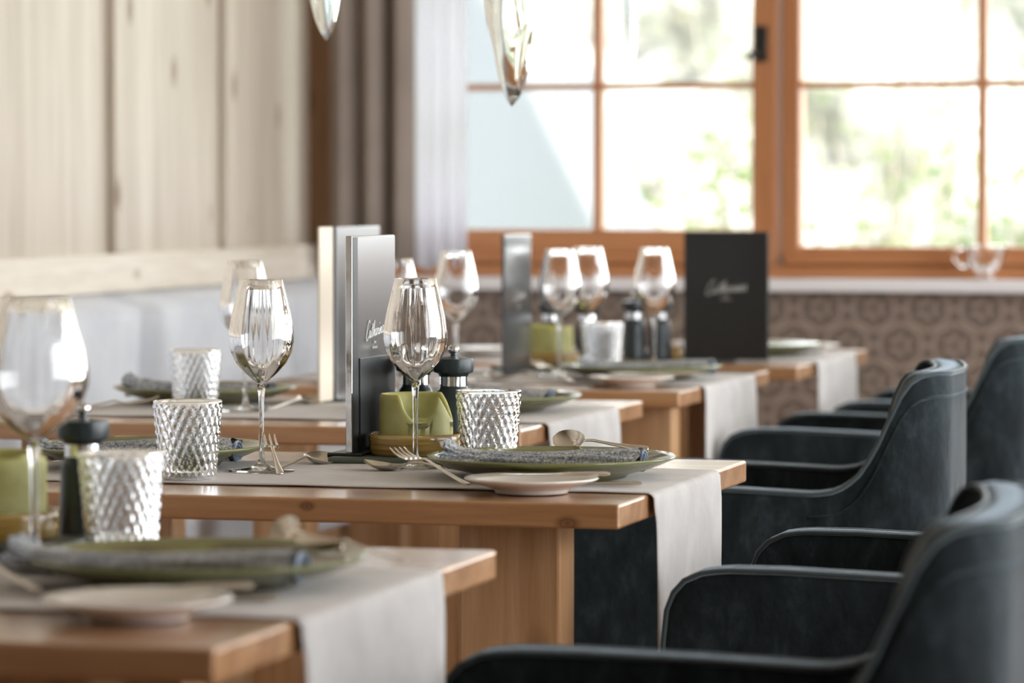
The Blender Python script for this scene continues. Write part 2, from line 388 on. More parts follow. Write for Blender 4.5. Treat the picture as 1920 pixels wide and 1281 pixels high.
# back wall: papered parapet, window opening from -2.74 to 1.4
WY = 9.3
mb = MB(); mb.box(LX-.2, RX+.2, BY, BY+.35, 0, .86)
o = mb.build('wall_back', M['wallpaper'], smooth=False); o['kind'] = 'structure'
mb = MB(); mb.box(LX-.03, -2.90, BY, BY+.35, .86, CEIL); mb.box(1.35, RX+.2, BY, BY+.35, .86, CEIL); mb.box(-2.90, 1.35, BY, BY+.35, 2.1, CEIL)
o = mb.build('wall_back_upper', M['plaster'], smooth=False); o['kind'] = 'structure'
struct('trim_1', M['sill'], LX-.02, 1.6, BY-.045, WY+.02, .860, .890, bevel=.004)      # window sill
struct('trim_2', M['corner'], LX-.02, -2.925, BY-.03, BY-.001, .892, CEIL, bevel=.003)    # corner post
# left wall panelling: bottom rail, stiles, flat panels
PZ0 = .885
struct('trim_3', M['rail'], LX-.03, LX+.022, FY, BY-.03, PZ0, .972, bevel=.006)
mb = MB(); mb.box(LX-.03, LX+.0, FY, BY-.03, .972, 2.55)
o = mb.build('trim_4', M['panel'], smooth=False); o['kind'] = 'structure'
k = 5
for y in (8.43, 7.70, 6.97, 6.24, 5.51, 4.78):
    struct('trim_%d' % k, M['panel'], LX, LX+.021, y, y+.075, .972, 2.45, bevel=.005); k += 1
struct('trim_%d' % k, M['rail'], LX, LX+.021, FY, BY-.03, 2.45, 2.55, bevel=.004); k += 1

# ------------------------------------------------------------------ windows
def window(n, x0, x1, gx0, gx1, gz0, mx, zt=2.05, extra=()):
    """frame x0..x1, glass gx0..gx1 from gz0; vertical muntins mx, cross muntins every .365"""
    F = MB()
    F.box(x0, x1, WY-.03, WY+.05, .89, gz0); F.box(x0, x1, WY-.03, WY+.05, zt, zt+.05)
    f = F.build('window_%d' % n, M['frame'], smooth=False, bevel=.006); f['kind'] = 'structure'
    for a, b in ((x0, gx0), (gx1, x1)):
        MB().box(a+.0005, b-.0005, WY-.031, WY+.049, .8905, zt+.049).build('window_stile', M['framez'], f, smooth=False, bevel=.006)
    mt = MB()
    for x in mx: mt.box(x-.0115, x+.0115, WY-.022, WY+.03, gz0-.002, zt)
    mt.build('glazing_bar', M['framez'], f, smooth=False, bevel=.004)
    h = MB()
    for z in (1.3765, 1.745): h.box(gx0-.002, gx1+.002, WY-.021, WY+.029, z-.0085, z+.0085)
    h.build('glazing_bar', M['frame'], f, smooth=False, bevel=.003)
    MB().box(gx0-.003, gx1+.003, WY+.006, WY+.010, gz0-.003, zt+.003).build('glass_pane', M['pane'], f, smooth=False)
    MB().box(x0+.012, x1-.012, WY-.045, WY-.0305, .925, .949).build('sash_ledge', M['frame'], f, smooth=False, bevel=.004)
    return f
w1 = window(1, -2.895, -1.8075, -2.84, -1.8745, 1.0115, [-2.2785])
w2 = window(2, -1.800, -.79, -1.751, -.846, .9705, [-1.2935])
w3 = window(3, -.785, .15, -.72, .09, 1.0115, [-.31])
w4 = window(4, .155, 1.345, .21, 1.29, .9705, [.75])
MB().box(-2.895, 1.345, WY-.06, WY-.0455, .8905, .918).build('sub_sill', M['frame'], w1, smooth=False, bevel=.003)
mb = MB(); mb.box(-1.866, -1.834, WY-.043, WY-.032, 1.435, 1.525)
mb.tube([(-1.85, WY-.043, 1.455), (-1.85, WY-.075, 1.455), (-1.868, WY-.085, 1.452), (-1.878, WY-.085, 1.438)], .008, 8)
mb.build('latch', M['latch'], w1, bevel=.003, autosmooth=40)['label'] = 'dark bronze window latch'

# ------------------------------------------------------------------ outside
struct('ground', M['grass'], -14, 10, BY+.7, 40, -.4, -.3)
# white rendered house wing with a raking edge; an added slab above, out of view, throws the diagonal shade
D = 12.0
def prism(name, poly, y0, y1, mat, **kw):
    n = len(poly); vs = [(x, y0, z) for x, z in poly]+[(x, y1, z) for x, z in poly]
    fs = [tuple(range(n)), tuple(reversed(range(n, 2*n)))]+[(i, i+n, (i+1) % n+n, (i+1) % n) for i in range(n)]
    mb = MB(); mb.add(vs, fs); o = mb.build(name, mat, smooth=False, **kw); return o
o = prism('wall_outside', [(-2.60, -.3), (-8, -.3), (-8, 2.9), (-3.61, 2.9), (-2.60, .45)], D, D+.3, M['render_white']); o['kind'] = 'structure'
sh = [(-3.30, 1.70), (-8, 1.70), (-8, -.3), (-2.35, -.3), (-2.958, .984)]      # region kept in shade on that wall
dy = 1.9
# rake: line through (-3.339,1.745) and (-2.958,.984)
sl = (.984-1.745)/(-2.958+3.339)
xa = -3.339+(2.9-1.745)/sl; xb = -3.339+(.6-1.745)/sl
o = prism('shade_slab_outside', [(xa, 2.9+dy), (-9, 2.9+dy), (-9, .6+dy), (xb, .6+dy)], D-dy-.02, D-dy+.02, M['render_white']); o['kind'] = 'structure'  # unseen floating slab, added only to cast the diagonal shade
# rocky bank
mb = MB(); rows = []
for i in range(60):
    row = []
    for j in range(50):
        x = -9+i*.17; z = -.35+j*.11
        y = 19+.35*z+.5*math.sin(x*2.1+z*3)*math.cos(z*2.3+x)+rnd.uniform(-.12, .12)
        row.append((x, y, z))
    rows.append(row)
o = mb.grid(rows).build('rocky_bank', M['rock']); o['kind'] = 'structure'

def leafy(name, x, y, h, w, n, mat, label, seed, lsize=.045, z0=-.3, cat='shrub', lo=.25):
    r = random.Random(seed); t = thing(name, label, cat, (x, y, z0), group='shrubs outside the window')
    st = MB(); tips = []
    for k in range(7):
        a = r.uniform(0, 2*PI); b = r.uniform(.2, 1)*w; hh = h*r.uniform(.7, 1.0)
        pts = [(0, 0, 0), (b*.3*math.cos(a), b*.3*math.sin(a), hh*.35), (b*.7*math.cos(a)+r.uniform(-.05, .05), b*.7*math.sin(a), hh*.7), (b*math.cos(a), b*math.sin(a), hh)]
        st.tube(pts, [.014, .011, .008, .004], 6); tips.append(pts)
    st.build('stem', M['bark'], t)
    f = MB()
    for k in range(n):
        p = r.choice(tips); s = r.uniform(lo, 1)*3; i = min(int(s), 2); q = s-i
        c = Vector(p[i]).lerp(Vector(p[i+1]), q)+Vector((r.gauss(0, w*.16), r.gauss(0, w*.16), r.gauss(0, h*.05)))
        m = Matrix.Rotation(r.uniform(0, 2*PI), 3, 'Z') @ Matrix.Rotation(r.uniform(-1.2, 1.2), 3, 'X')
        L_ = lsize*r.uniform(.6, 1.3); W_ = L_*.42
        vs = [(0, 0, 0), (W_, L_*.4, .1*L_), (0, L_*.45, 0), (-W_, L_*.4, .1*L_), (0, L_, -.1*L_)]
        f.add([c+m @ Vector(v) for v in vs], [(0, 1, 2), (0, 2, 3), (1, 4, 2), (2, 4, 3)])
    f.build('foliage', mat, t)
    return t
leafy('shrub', -2.93, 13.3, 1.62, .26, 520, M['leaf'], 'green leafy shrub outside beside the raking white wall', 1)
leafy('shrub', -3.02, 14.6, 2.0, .34, 460, M['leaf'], 'taller green shrub outside, second behind the left hand window', 2)
leafy('shrub', -3.15, 15.8, 2.7, .45, 330, M['leaf2'], 'thin yellowish shrub outside, rising highest in the left hand window', 3)
leafy('shrub', -2.60, 13.4, 1.72, .28, 420, M['leaf'], 'low green shrub outside, just past the middle window post', 4)
leafy('shrub', -2.30, 14.2, 1.70, .36, 420, M['leaf'], 'broad green shrub outside in the middle of the right hand window', 5)
leafy('shrub', -2.55, 15.6, 2.7, .5, 300, M['leaf2'], 'thin yellowish shrub outside, rising highest in the right hand window', 6)
leafy('shrub', -1.72, 13.0, 1.95, .3, 420, M['leaf'], 'dense green shrub outside at the far end of the right hand window', 7)
leafy('shrub', -1.75, 14.8, 2.4, .5, 360, M['leaf'], 'large green shrub outside beyond the far end of the window', 8)

# ------------------------------------------------------------------ curtains
def curtain(name, x0, x1, yc, amp, folds, z0, z1, mat, label, thick=.003, ph=0, n=120):
    rows = []
    for i in range(n+1):
        u = i/n; x = x0+(x1-x0)*u; row = []
        for j in range(13):
            v = j/12; z = z1+(z0-z1)*v
            a = amp*(1+.25*v)*math.sin(2*PI*folds*u+ph+.35*math.sin(5*u+2*v))
            row.append((x+.3*amp*math.cos(4*PI*folds*u+ph), yc+a+.3*amp*math.sin(9*u+ph*2), z+.004*math.sin(17*u)))
        rows.append(row)
    o = MB().grid(rows).build(name, mat, solid=thick)
    return tag(o, label, 'curtain')
curtain('drape', -2.925, -2.69, 9.030, .020, 3.2, .935, 2.6, M['drape'], 'taupe opaque drape hanging in the corner between panelling and window', ph=.6)
curtain('sheer_curtain', -2.715, -2.568, 9.103, .012, 3.6, .915, 2.6, M['sheer'], 'white sheer curtain hanging over the edge of the window', .0015, ph=1.2)

# ------------------------------------------------------------------ tables
def table(xl, xr, y0, y1, label, lx, loc_seed, th=.029, tm='table'):
    t = thing('dining_table', label, 'table', ((xl+xr)/2, (y0+y1)/2, 0), group='wooden dining tables in a row')
    hx = (xr-xl)/2; hy = (y1-y0)/2
    top = MB().box(-hx, hx, -hy, hy, .75-th, .75).build('tabletop', M[tm], t, smooth=False, bevel=.0035, bseg=3)
    for s, a, b, *back in lx:
        for q in (-1, 1):
            yy = q*(hy-.115)
            xa = (a, b) if q < 0 else (a-.125, b-.145)
            if s: xa = (a, b)
            if back and q > 0: xa = back
            MB().box(xa[0]-(xl+xr)/2, xa[1]-(xl+xr)/2, yy-.035, yy+.035, 0, .7495-th).build('leg', M['leg'], t, smooth=False, bevel=.004)
    return t
table(-1.88, -.982, 2.746, 3.58, 'wooden dining table nearest the camera, cut off by the picture edge', [(0, -1.22, -1.115), (1, -1.83, -1.73)], 0)
table(-1.88, -.990, 4.139, 4.868, 'wooden dining table second from the camera, in sharp focus with knots in its edge', [(0, -1.204, -1.080), (1, -1.875, -1.79, -1.875, -1.83)], 1, tm='table_knots')
table(-2.29, -1.445, 5.405, 6.215, 'wooden dining table third from the camera, behind the sharply focused one', [(0, -1.60, -1.50), (1, -2.285, -2.18, -2.285, -2.245)], 2)
table(-2.29, -1.447, 6.51, 7.335, 'wooden dining table fourth from the camera, with the narrow grey menu on it', [(1, -1.581, -1.478), (1, -2.281, -2.172)], 3)
table(-2.29, -1.422, 7.515, 8.36, 'wooden dining table farthest from the camera, by the patterned wall', [(0, -1.70, -1.60), (1, -2.316, -2.21)], 4)

# runners: lie along the table and hang over the end
def runner(xe, xl, yc, w, drop, label, seed, ze=.0):
    r = random.Random(seed); rows = []
    n = 26; T = .75+.0016
    path = [(xl+.02, T)]+[(xl+.02+(xe-xl-.02)*i/14, T) for i in range(1, 15)]
    path += [(xe+.0045, T-.002), (xe+.0075, T-.006), (xe+.008, T-.016)]+[(xe+.009, T-.016-(drop-.016)*i/16) for i in range(1, 17)]
    for i, (x, z) in enumerate(path):
        row = []
        hang = max(0, i-17)/16
        for j in range(n+1):
            v = j/n; y = yc+(v-.5)*w*(1-.03*hang*math.sin(PI*hang))+.006*hang*math.sin(5*hang+seed)
            f = .0045*hang**.6*(1+math.sin(2*PI*2.6*v+seed+.8*hang))/1.2+.003*hang*math.sin(23*v+3*seed)
            dz = .0011*(1+math.sin(31*x+9*v*3+seed))*(1 if i < 14 else 0)*.5
            row.append((x+f, y, z+dz))
        rows.append(row)
    o = MB().grid(rows).build('table_runner', M['linen'], solid=.0014)
    return tag(o, label, 'table runner', 'linen runners on the tables')
runner(-.982, -1.88, 3.150, .42, .27, 'pale linen runner hanging over the end of the nearest table', 1)
runner(-.990, -1.88, 4.472, .375, .30, 'pale linen runner hanging over the end of the sharply focused table', 2)
runner(-1.445, -2.29, 5.775, .46, .30, 'pale linen runner hanging over the end of the third table', 3)
runner(-1.447, -2.29, 6.925, .46, .27, 'pale linen runner hanging over the end of the fourth table', 4)
runner(-1.422, -2.29, 7.925, .46, .27, 'pale linen runner hanging over the end of the farthest table', 5)

# ------------------------------------------------------------------ armchairs
def build_chair():
    t = thing('armchair', '', 'armchair', group='slate blue velvet armchairs')
    W = .50; hw = W/2; R = .065; depth = .548; th = .048
    # plan centre line: from front of near arm, round the back, to front of far arm
    path = []
    def add(x, y): path.append((x, y))
    xs = [0, .004, .012, .025, .045, .08, .14, .20, .26, .31, .35, .38, .40, .44, .48]
    xe = depth-R
    xs = [q for q in xs if q < xe]+[xe]
    for x in xs: add(x, -hw)
    for k in range(1, 9):
        a = k/9*PI/2; add(xe+R*math.sin(a), -hw+R*(1-math.cos(a)))
    for k in range(0, 9): add(depth+.012*math.sin(PI*k/8), -hw+R+(W-2*R)*k/8)
    for k in range(1, 9):
        a = PI/2-k/9*PI/2; add(xe+R*math.sin(a), hw-R*(1-math.cos(a)))
    for x in reversed(xs): add(x, hw)
    def top(x, y):
        # outline of the side seen from the side
        P = [(0, .585), (.002, .615), (.008, .638), (.020, .655), (.038, .666), (.07, .671), (.14, .671), (.26, .667), (.37, .662), (.395, .664), (.42, .674), (.442, .694), (.462, .726), (.478, .762), (.49, .80), (.502, .824), (.516, .836), (.53, .840), (.60, .836)]
        for i in range(len(P)-1):
            if P[i][0] <= x <= P[i+1][0]:
                q = (x-P[i][0])/(P[i+1][0]-P[i][0]); z = P[i][1]*(1-q)+P[i+1][1]*q; break
        else: z = P[-1][1]
        return z
    # resample the path so the wing curve is smooth
    fine = []
    for i in range(len(path)-1):
        (x0, y0), (x1, y1) = path[i], path[i+1]; n = max(1, int(math.hypot(x1-x0, y1-y0)/.012))
        for k in range(n): fine.append((x0+(x1-x0)*k/n, y0+(y1-y0)*k/n))
    fine.append(path[-1]); path = fine
    rows = []; outer = []; inner = []; seam = []
    zb = .24
    n = len(path)
    for i, (x, y) in enumerate(path):
        a = path[max(i-2, 0)]; b = path[min(i+2, n-1)]
        tx, ty = b[0]-a[0], b[1]-a[1]; l = math.hypot(tx, ty); nx, ny = ty/l, -tx/l      # outward
        zt = top(x, y); h = th/2
        def P(off, z):
            q = 1-.13*min(1, max(0, (z-.66)/.17))*min(1, max(0, (x-.40)/.08))
            return (x+nx*off, (y+ny*off)*q, z)
        rr = .010
        row = [P(h, zb), P(h, zb+.12), P(h, (zb+zt)/2), P(h, zt-.06), P(h, zt-rr), P(h-rr*.3, zt-rr*.3), P(h-rr, zt),
               P(0, zt+.002), P(-h+rr, zt), P(-h+rr*.3, zt-rr*.3), P(-h, zt-rr), P(-h-(.012 if x > .4 else 0), zt-.06), P(-h-(.02 if x > .4 else 0), (zb+zt)/2), P(-h, zb)]
        rows.append(row); outer.append(P(h-.001, zt-.002)); inner.append(P(-h+.001, zt-.002)); seam.append(P(h+.001, zt-.036))
    mb = MB(); mb.grid(rows)
    m = len(rows[0])
    mb.f.append(tuple(range(m))); mb.f.append(tuple(reversed(range((n-1)*m, n*m))))
    sh = mb.build('shell', M['velvet'], t, autosmooth=60)
    def pipe(pts, r, name, extra_front=True):
        q = pts
        if extra_front:
            f0 = Vector(pts[0]); f1 = Vector(pts[-1])
            q = [(f0.x-.001, f0.y, .26), (f0.x-.001, f0.y, .45)]+list(pts)+[(f1.x-.001, f1.y, .45), (f1.x-.001, f1.y, .26)]
        MB().tube(q, r, 8).build(name, M['piping'], sh)
    pipe(outer, .0034, 'outer_piping'); pipe(inner, .0030, 'inner_piping')
    w0 = [k for k in range(n) if path[k][0] > .36]
    MB().tube([seam[k] for k in w0], .0016, 6).build('seam', M['velvet'], sh)
    # rear vertical piping
    for s in (1,):
        k = min((abs(path[i][1]-s*(hw-R*.28))+(0 if path[i][0] > .45 else 9), i) for i in range(n))[1]
        r_ = rows[k]; MB().tube([r_[0], r_[1], r_[2], r_[3], r_[4]], .003, 6).build('rear_piping', M['piping'], sh)
    # seat cushion
    rows = []
    for i in range(13):
        u = i/12; row = []
        for j in range(17):
            v = j/16; x = .015+.49*u; y = (v-.5)*(W-th-.012)
            e = min(1, min(u, 1-u)*8)**.5*min(1, min(v, 1-v)*10)**.5
            row.append((x, y, .38+.085*e))
        rows.append(row)
    c = MB().grid(rows); c.box(.02, .50, -(W-th)/2+.006, (W-th)/2-.006, .27, .382)
    c.build('seat_cushion', M['velvet'], t, autosmooth=50)
    for x, y, sx, sy in ((.05, -.2, -1, -1), (.05, .2, -1, 1), (.50, -.17, 1, -1), (.50, .17, 1, 1)):
        MB().tube([(x, y, .275), (x+.02*sx, y+.015*sy, 0)], [.017, .011], 10).build('leg', M['leg'], t)
    return t
ch = build_chair()
ch['label'] = 'dark velvet armchair at the nearest table, its back filling the bottom corner'
CH = [(-.980, 3.180, .07, None), (-.957, 4.495, 0, 'dark velvet armchair at the sharply focused table, only its two arms in view'),
      (-1.401, 5.66, .10, 'dark velvet armchair at the third table, its whole winged back in view'),
      (-1.425, 7.01, 0, 'dark velvet armchair at the fourth table, its back cut by the picture edge'),
      (-1.395, 7.95, 0, 'dark velvet armchair at the farthest table, only arm tops in view')]
for x, y, rz, lab in CH:
    if lab is None: ch.location = (x, y, 0); ch.rotation_euler = (0, 0, rz)
    else: dup(ch, lab, (x, y, 0), rz)

# ------------------------------------------------------------------ bench along the left wall
t = thing('wall_bench', 'pale blue grey upholstered bench running along the panelled wall', 'bench', (LX, 6.5, 0))
MB().box(.0, .56, -3.2, 2.60, 0, .395).build('bench_base', M['leg'], t, smooth=False, bevel=.004)
MB().box(.0, .60, -3.2, 2.60, .396, .50).build('seat_cushion', M['cushion'], t, smooth=False, bevel=.02, bseg=4)
for a, b in ((-3.2, -2.0), (-1.99, -.50), (-.49, .33), (.34, 1.14), (1.15, 2.22), (2.23, 2.60)):
    rows = []
    for i in range(21):
        u = i/20; row = []
        for j in range(15):
            v = j/14; e = (min(1, min(u, 1-u)*14)*(2-min(1, min(u, 1-u)*14)))**.5*(min(1, min(v, 1-v)*12)*(2-min(1, min(v, 1-v)*12)))**.5
            row.append((.004+.115*e+.006*math.sin(9*u+a)*math.sin(7*v+b), a+(b-a)*u, .50+.383*v))
        rows.append(row)
    MB().grid(rows).build('back_cushion', M['cushion'], t)

# ------------------------------------------------------------------ tableware prototypes
def p_plate(r=.156, h=.026):
    pr = [(0, .004), (r*.50, .004), (r*.56, .0), (r*.60, .001), (r*.62, .005), (r*.80, .012), (r*.97, h-.003), (r, h), (r*.985, h+.002), (r*.95, h-.001), (r*.80, .0165), (r*.66, .010), (r*.4, .0085), (0, .0085)]
    return MB().lathe(pr, 72)
def plate(x, y, label, rz=0, z=.7532):
    o = p_plate().build('dinner_plate', M['stoneware'], loc=(x, y, z)); return tag(o, label, 'plate', 'olive stoneware plates')
def side_plate(x, y, label, z=.752):
    r = .080; pr = [(0, .002), (r*.46, .002), (r*.50, 0), (r*.54, 0), (r*.55, .003), (r*.60, .006), (r*.80, .011), (r*.98, .0155), (r, .017), (r*.985, .0185), (r*.8, .0145), (r*.62, .0095), (r*.4, .0085), (0, .0085)]
    o = MB().lathe(pr, 64).build('side_plate', M['porcelain'], loc=(x, y, z)); return tag(o, label, 'plate', 'cream side plates')
goblet = None
def wine_glass(x, y, label, z=.7534, s=1.0, rz=0):
    global goblet
    if goblet is None:
        t = thing('wine_glass', label, 'wine glass', group='wine glasses')
        out = [(.0, .1105), (.0055, .112), (.012, .1170), (.0215, .1255), (.0315, .1370), (.0385, .1510), (.0412, .1650), (.0408, .1770), (.0385, .1930), (.0345, .2110), (.0300, .2300), (.0270, .2425)]
        # thin wall bowl with optic ribs
        def rib(r, zz, a, i): return r*(1+.010*math.cos(14*a)) if (r > .01 and zz < .232) else r
        inn = [(max(r-.0011, 0), zz+(.0013 if r < .03 and zz < .14 else 0)) for r, zz in out]
        inn[-1] = (.0259, .2425)
        prof = out+[(.0264, .2430)]+list(reversed(inn))
        MB().lathe(prof, 84, lambda r, zz, a, i: rib(r, zz, a, i) if i < len(out) else r).build('bowl', M['goblet'], t)
        st = [(.0, .1102), (.0056, .1104), (.0046, .102), (.0034, .090), (.0029, .065), (.0030, .030), (.0036, .018), (.0060, .010), (.014, .0055), (.028, .0028), (.0415, .0018), (.0420, .0010), (.0415, .0), (.02, .0), (0, .0008)]
        MB().lathe(st, 48).build('stem_and_foot', M['goblet'], t)
        goblet = t; t.location = (x, y, z); t.scale = (s, s, s); return t
    return dup(goblet, label, (x, y, z), rz, scale=(s, s, s))
tumb = None
def tumbler(x, y, label, z=.7534, rz=0):
    global tumb
    if tumb is None:
        H = .096; r0 = .0345; r1 = .0425; n = 56; out = []
        for i in range(n+1):
            u = i/n; out.append((r0+(r1-r0)*u, .003+(H-.003)*u))
        def fn(r, zz, a, i):
            if i > n or zz > H-.004: return r
            u = zz/H; e = min(1, min(u, (1-u))*14)
            return r+.0013*e*(math.cos(24*a+u*27)+math.cos(24*a-u*27))*.5
        prof = [(0, 0), (r0*.9, 0), (r0, .003)]
        mbp = [(0, .0), (r0*.9, .0)]+out+[(r1-.001, H+.0008), (r1-.0022, H)]+[(r1-.0026-(r1-r0)*k/12, H-(H-.009)*k/12) for k in range(1, 13)]+[(r0*.5, .008), (0, .0085)]
        mb = MB().lathe(mbp, 240, lambda r, zz, a, i: (fn(r, zz, a, 0) if 2 <= i <= n+1 else r))
        o = mb.build('tumbler', M['tumbler'], loc=(x, y, z)); tumb = tag(o, label, 'drinking glass', 'diamond cut tumblers'); return o
    return dup(tumb, label, (x, y, z), rz)
pmill = None
def mill(x, y, label, z):
    global pmill
    if pmill is None:
        t = thing('pepper_mill', label, 'pepper mill', group='dark pepper and salt mills')
        MB().lathe([(0, 0), (.0255, 0), (.0265, .002), (.0262, .008), (.0245, .03), (.0232, .055), (.0232, .075), (.0215, .080), (.0190, .083), (.0185, .086), (0, .086)], 40).build('body', M['mill'], t, autosmooth=50)
        MB().lathe([(0, .086), (.0183, .086), (.0183, .0985), (0, .0985)], 40).build('metal_ring', M['chrome'], t, autosmooth=40)
        MB().lathe([(0, .0985), (.0190, .0985), (.0205, .102), (.0262, .1045), (.0268, .107), (.0268, .120), (.0262, .1225), (.010, .125), (.005, .126), (0, .126)], 40).build('cap', M['mill'], t, autosmooth=45)
        MB().lathe([(0, .1255), (.0045, .1255), (.0042, .128), (.0070, .131), (.0078, .1345), (.0070, .138), (.004, .1405), (0, .141)], 24).build('knob', M['chrome'], t)
        pmill = t; t.location = (x, y, z); return t
    return dup(pmill, label, (x, y, z))
def candle(x, y, z, label, rz=0, melt=1.0, h=.074, r=.0485):
    # hollowed pillar candle: outer wall, melted rim with a notch, inner crater
    rows = []; seg = 96
    def topz(a):
        # a measured so that pi faces the camera side (-Y)
        d1 = abs((a-1.63*PI+PI) % (2*PI)-PI)                  # notch
        d2 = abs((a-2.06*PI+PI) % (2*PI)-PI)                  # low shoulder
        zt = h
        return zt-melt*(.035*(1-(d1/.56)**2)**.6 if d1 < .56 else 0) - melt*(.034*math.cos(d2/.85*PI/2)**1.3 if d2 < .85 else 0)
    levels = [0, .004, .02, .04, .06, .8, .93, 1.0]
    prof = [(.93, 0, 0), (1, .003, 0), (1, .25, 1), (1, .5, 1), (1, .75, 1), (1, .90, 1), (.99, .965, 1), (.955, 1.0, 1), (.90, .995, 1), (.86, .95, 1), (.80, .80, 1), (.65, .62, 1), (.35, .55, 1), (0, .54, 1)]
    for (rr, u, k) in prof:
        row = []
        for q in range(seg):
            a = 2*PI*q/seg
            zt = topz(a) if k else h
            if k:
                zz = u*zt if u > .74 and rr > .79 else u*h
                if rr < .8: zz = min(u*h, .040)
            else: zz = u
            rad = r*rr*(1+.006*math.sin(3*a+1)+.004*math.sin(7*a))
            row.append((rad*math.cos(a), rad*math.sin(a), zz))
        rows.append(row)
    t = thing('candle', label, 'candle', (x, y, z), rz, 'lime green pillar candles')
    MB().grid(rows, closed_v=True).build('wax', M['wax'], t)
    MB().tube([(0, 0, .038), (.001, 0, .046), (.003, .001, .052)], .001, 6).build('wick', M['cord'], t)
    return t
def dish(x, y, z, label, r=.062, h=.0275):
    pr = [(0, 0), (r*.94, 0), (r*.99, .003), (r*.985, .010), (r, .012), (r*.99, .018), (r*1.005, .020), (r, h), (r*.97, h+.001), (r*.94, h-.003), (r*.92, .006), (0, .0055)]
    o = MB().lathe(pr, 72).build('candle_dish', M['mustard'], loc=(x, y, z)); return tag(o, label, 'dish', 'mustard glazed candle dishes')
def tray(x0, x1, y0, y1, label, z=.7525):
    o = MB().box(-(x1-x0)/2, (x1-x0)/2, -(y1-y0)/2, (y1-y0)/2, 0, .009).build('tray', M['tray'], loc=((x0+x1)/2, (y0+y1)/2, z), smooth=False, bevel=.004, bseg=4)
    return tag(o, label, 'tray', 'grey green condiment trays')

# cursive lettering drawn as strokes (unit: x height about 1)
GL = {
 'C': [[(1.7, 2.1), (1.5, 2.5), (1.0, 2.3), (.45, 1.5), (.15, .6), (.25, -.1), (.8, -.2), (1.4, .3)]],
 'a': [[(.9, .85), (.5, 1.0), (.1, .6), (.15, .1), (.5, .05), (.85, .5), (.95, .95), (.85, .3), (1.0, .0), (1.3, .2)]],
 't': [[(.3, 0.2), (.6, 1.0), (.75, 1.9), (.5, .6), (.6, .0), (1.0, .2)], [(.2, 1.2), (1.1, 1.35)]],
 'h': [[(.1, .2), (.5, 1.2), (.7, 2.2), (.45, 1.6), (.25, 0), (.5, .8), (.8, .95), (.85, .5), (.85, .05), (1.2, .2)]],
 'r': [[(.1, .1), (.3, .95), (.45, .85), (.75, .9), (.7, .3), (.9, .0), (1.2, .2)]],
 'i': [[(.1, .2), (.3, .9), (.25, .2), (.4, .0), (.7, .2)], [(.42, 1.5), (.47, 1.62)]],
 'n': [[(.1, .2), (.25, .95), (.25, 0), (.5, .8), (.8, .9), (.8, .3), (.9, 0), (1.2, .2)]],
}
GW = {'C': 1.5, 'a': 1.15, 't': .95, 'h': 1.1, 'r': 1.0, 'i': .6, 'n': 1.1}
def lettering(width, height, rise, r=.0006):
    """returns MB in the x-z plane, centred; 'Catharina' over two short lines"""
    mb = MB(); s = 'Catharina'; tot = sum(GW[c] for c in s); u = width/tot; x = 0
    for c in s:
        for st in GL[c]:
            pts = []
            for (a, b) in st:
                X = (x+a*.9)*u-width/2; pts.append((X+.25*b*u, -.0004, b*u*height+rise*X))
            # smooth
            sm = []
            for i in range(len(pts)-1):
                for k in range(3):
                    q = k/3; p0 = pts[max(i-1, 0)]; p1 = pts[i]; p2 = pts[i+1]; p3 = pts[min(i+2, len(pts)-1)]
                    sm.append(tuple(.5*((2*p1[j])+(-p0[j]+p2[j])*q+(2*p0[j]-5*p1[j]+4*p2[j]-p3[j])*q*q+(-p0[j]+3*p1[j]-3*p2[j]+p3[j])*q**3) for j in range(3)))
            sm.append(pts[-1]); mb.tube(sm, r, 5)
        x += GW[c]
    for (zz, w_, nn) in ((-.010, .010, 3), (-.017, .022, 7)):
        for k in range(nn):
            X = -w_/2+w_*(k+.5)/nn
            hh = .0032 if (k*7) % 3 else .0045
            mb.tube([(X-.0009, -.0004, zz), (X-.0003, -.0004, zz+hh), (X+.0010, -.0004, zz+hh*.3)], r*.75, 4)
    return mb
def menu(x, y, z, rz, w, h, label, mat, d=.007, page=False, text=True, tw=.075, strip=False):
    """upright menu cover; local x along the cover, front face toward local -Y"""
    t = thing('menu_holder', label, 'menu', (x, y, z), rz, 'upright menus')
    cv = MB().box(0, w, -d/2, d/2, .004, h).build('cover', mat, t, smooth=False, bevel=.0025)
    MB().box(-.004, w*.62, -.018, .030, .0, .0038).build('foot', M['menu'], t, smooth=False, bevel=.0015)
    if strip:
        MB().box(-.0022, .0, -d/2-.001, d/2+.001, .004, h).build('spine', M['chrome'], cv, smooth=False, bevel=.001)
        MB().box(.0005, .022, -d/2-.0012, -d/2+.001, .0045, h-.002).build('binding_strip', M['menu'], cv, smooth=False, bevel=.0006)
        MB().box(.03, w-.01, -d/2-.0018, -d/2+.001, .008, h*.44).build('pocket', M['menu'], cv, smooth=False, bevel=.0006)
    if page:
        MB().box(-.062, -.006, .0, .004, .004, h).build('page', M['paper'], t, smooth=False, bevel=.001)
    if text:
        o = lettering(tw, 1.25, .10).build('lettering', M['print'], cv); o.location = (w*.5, -d/2-.0008, h*.535)
    return t

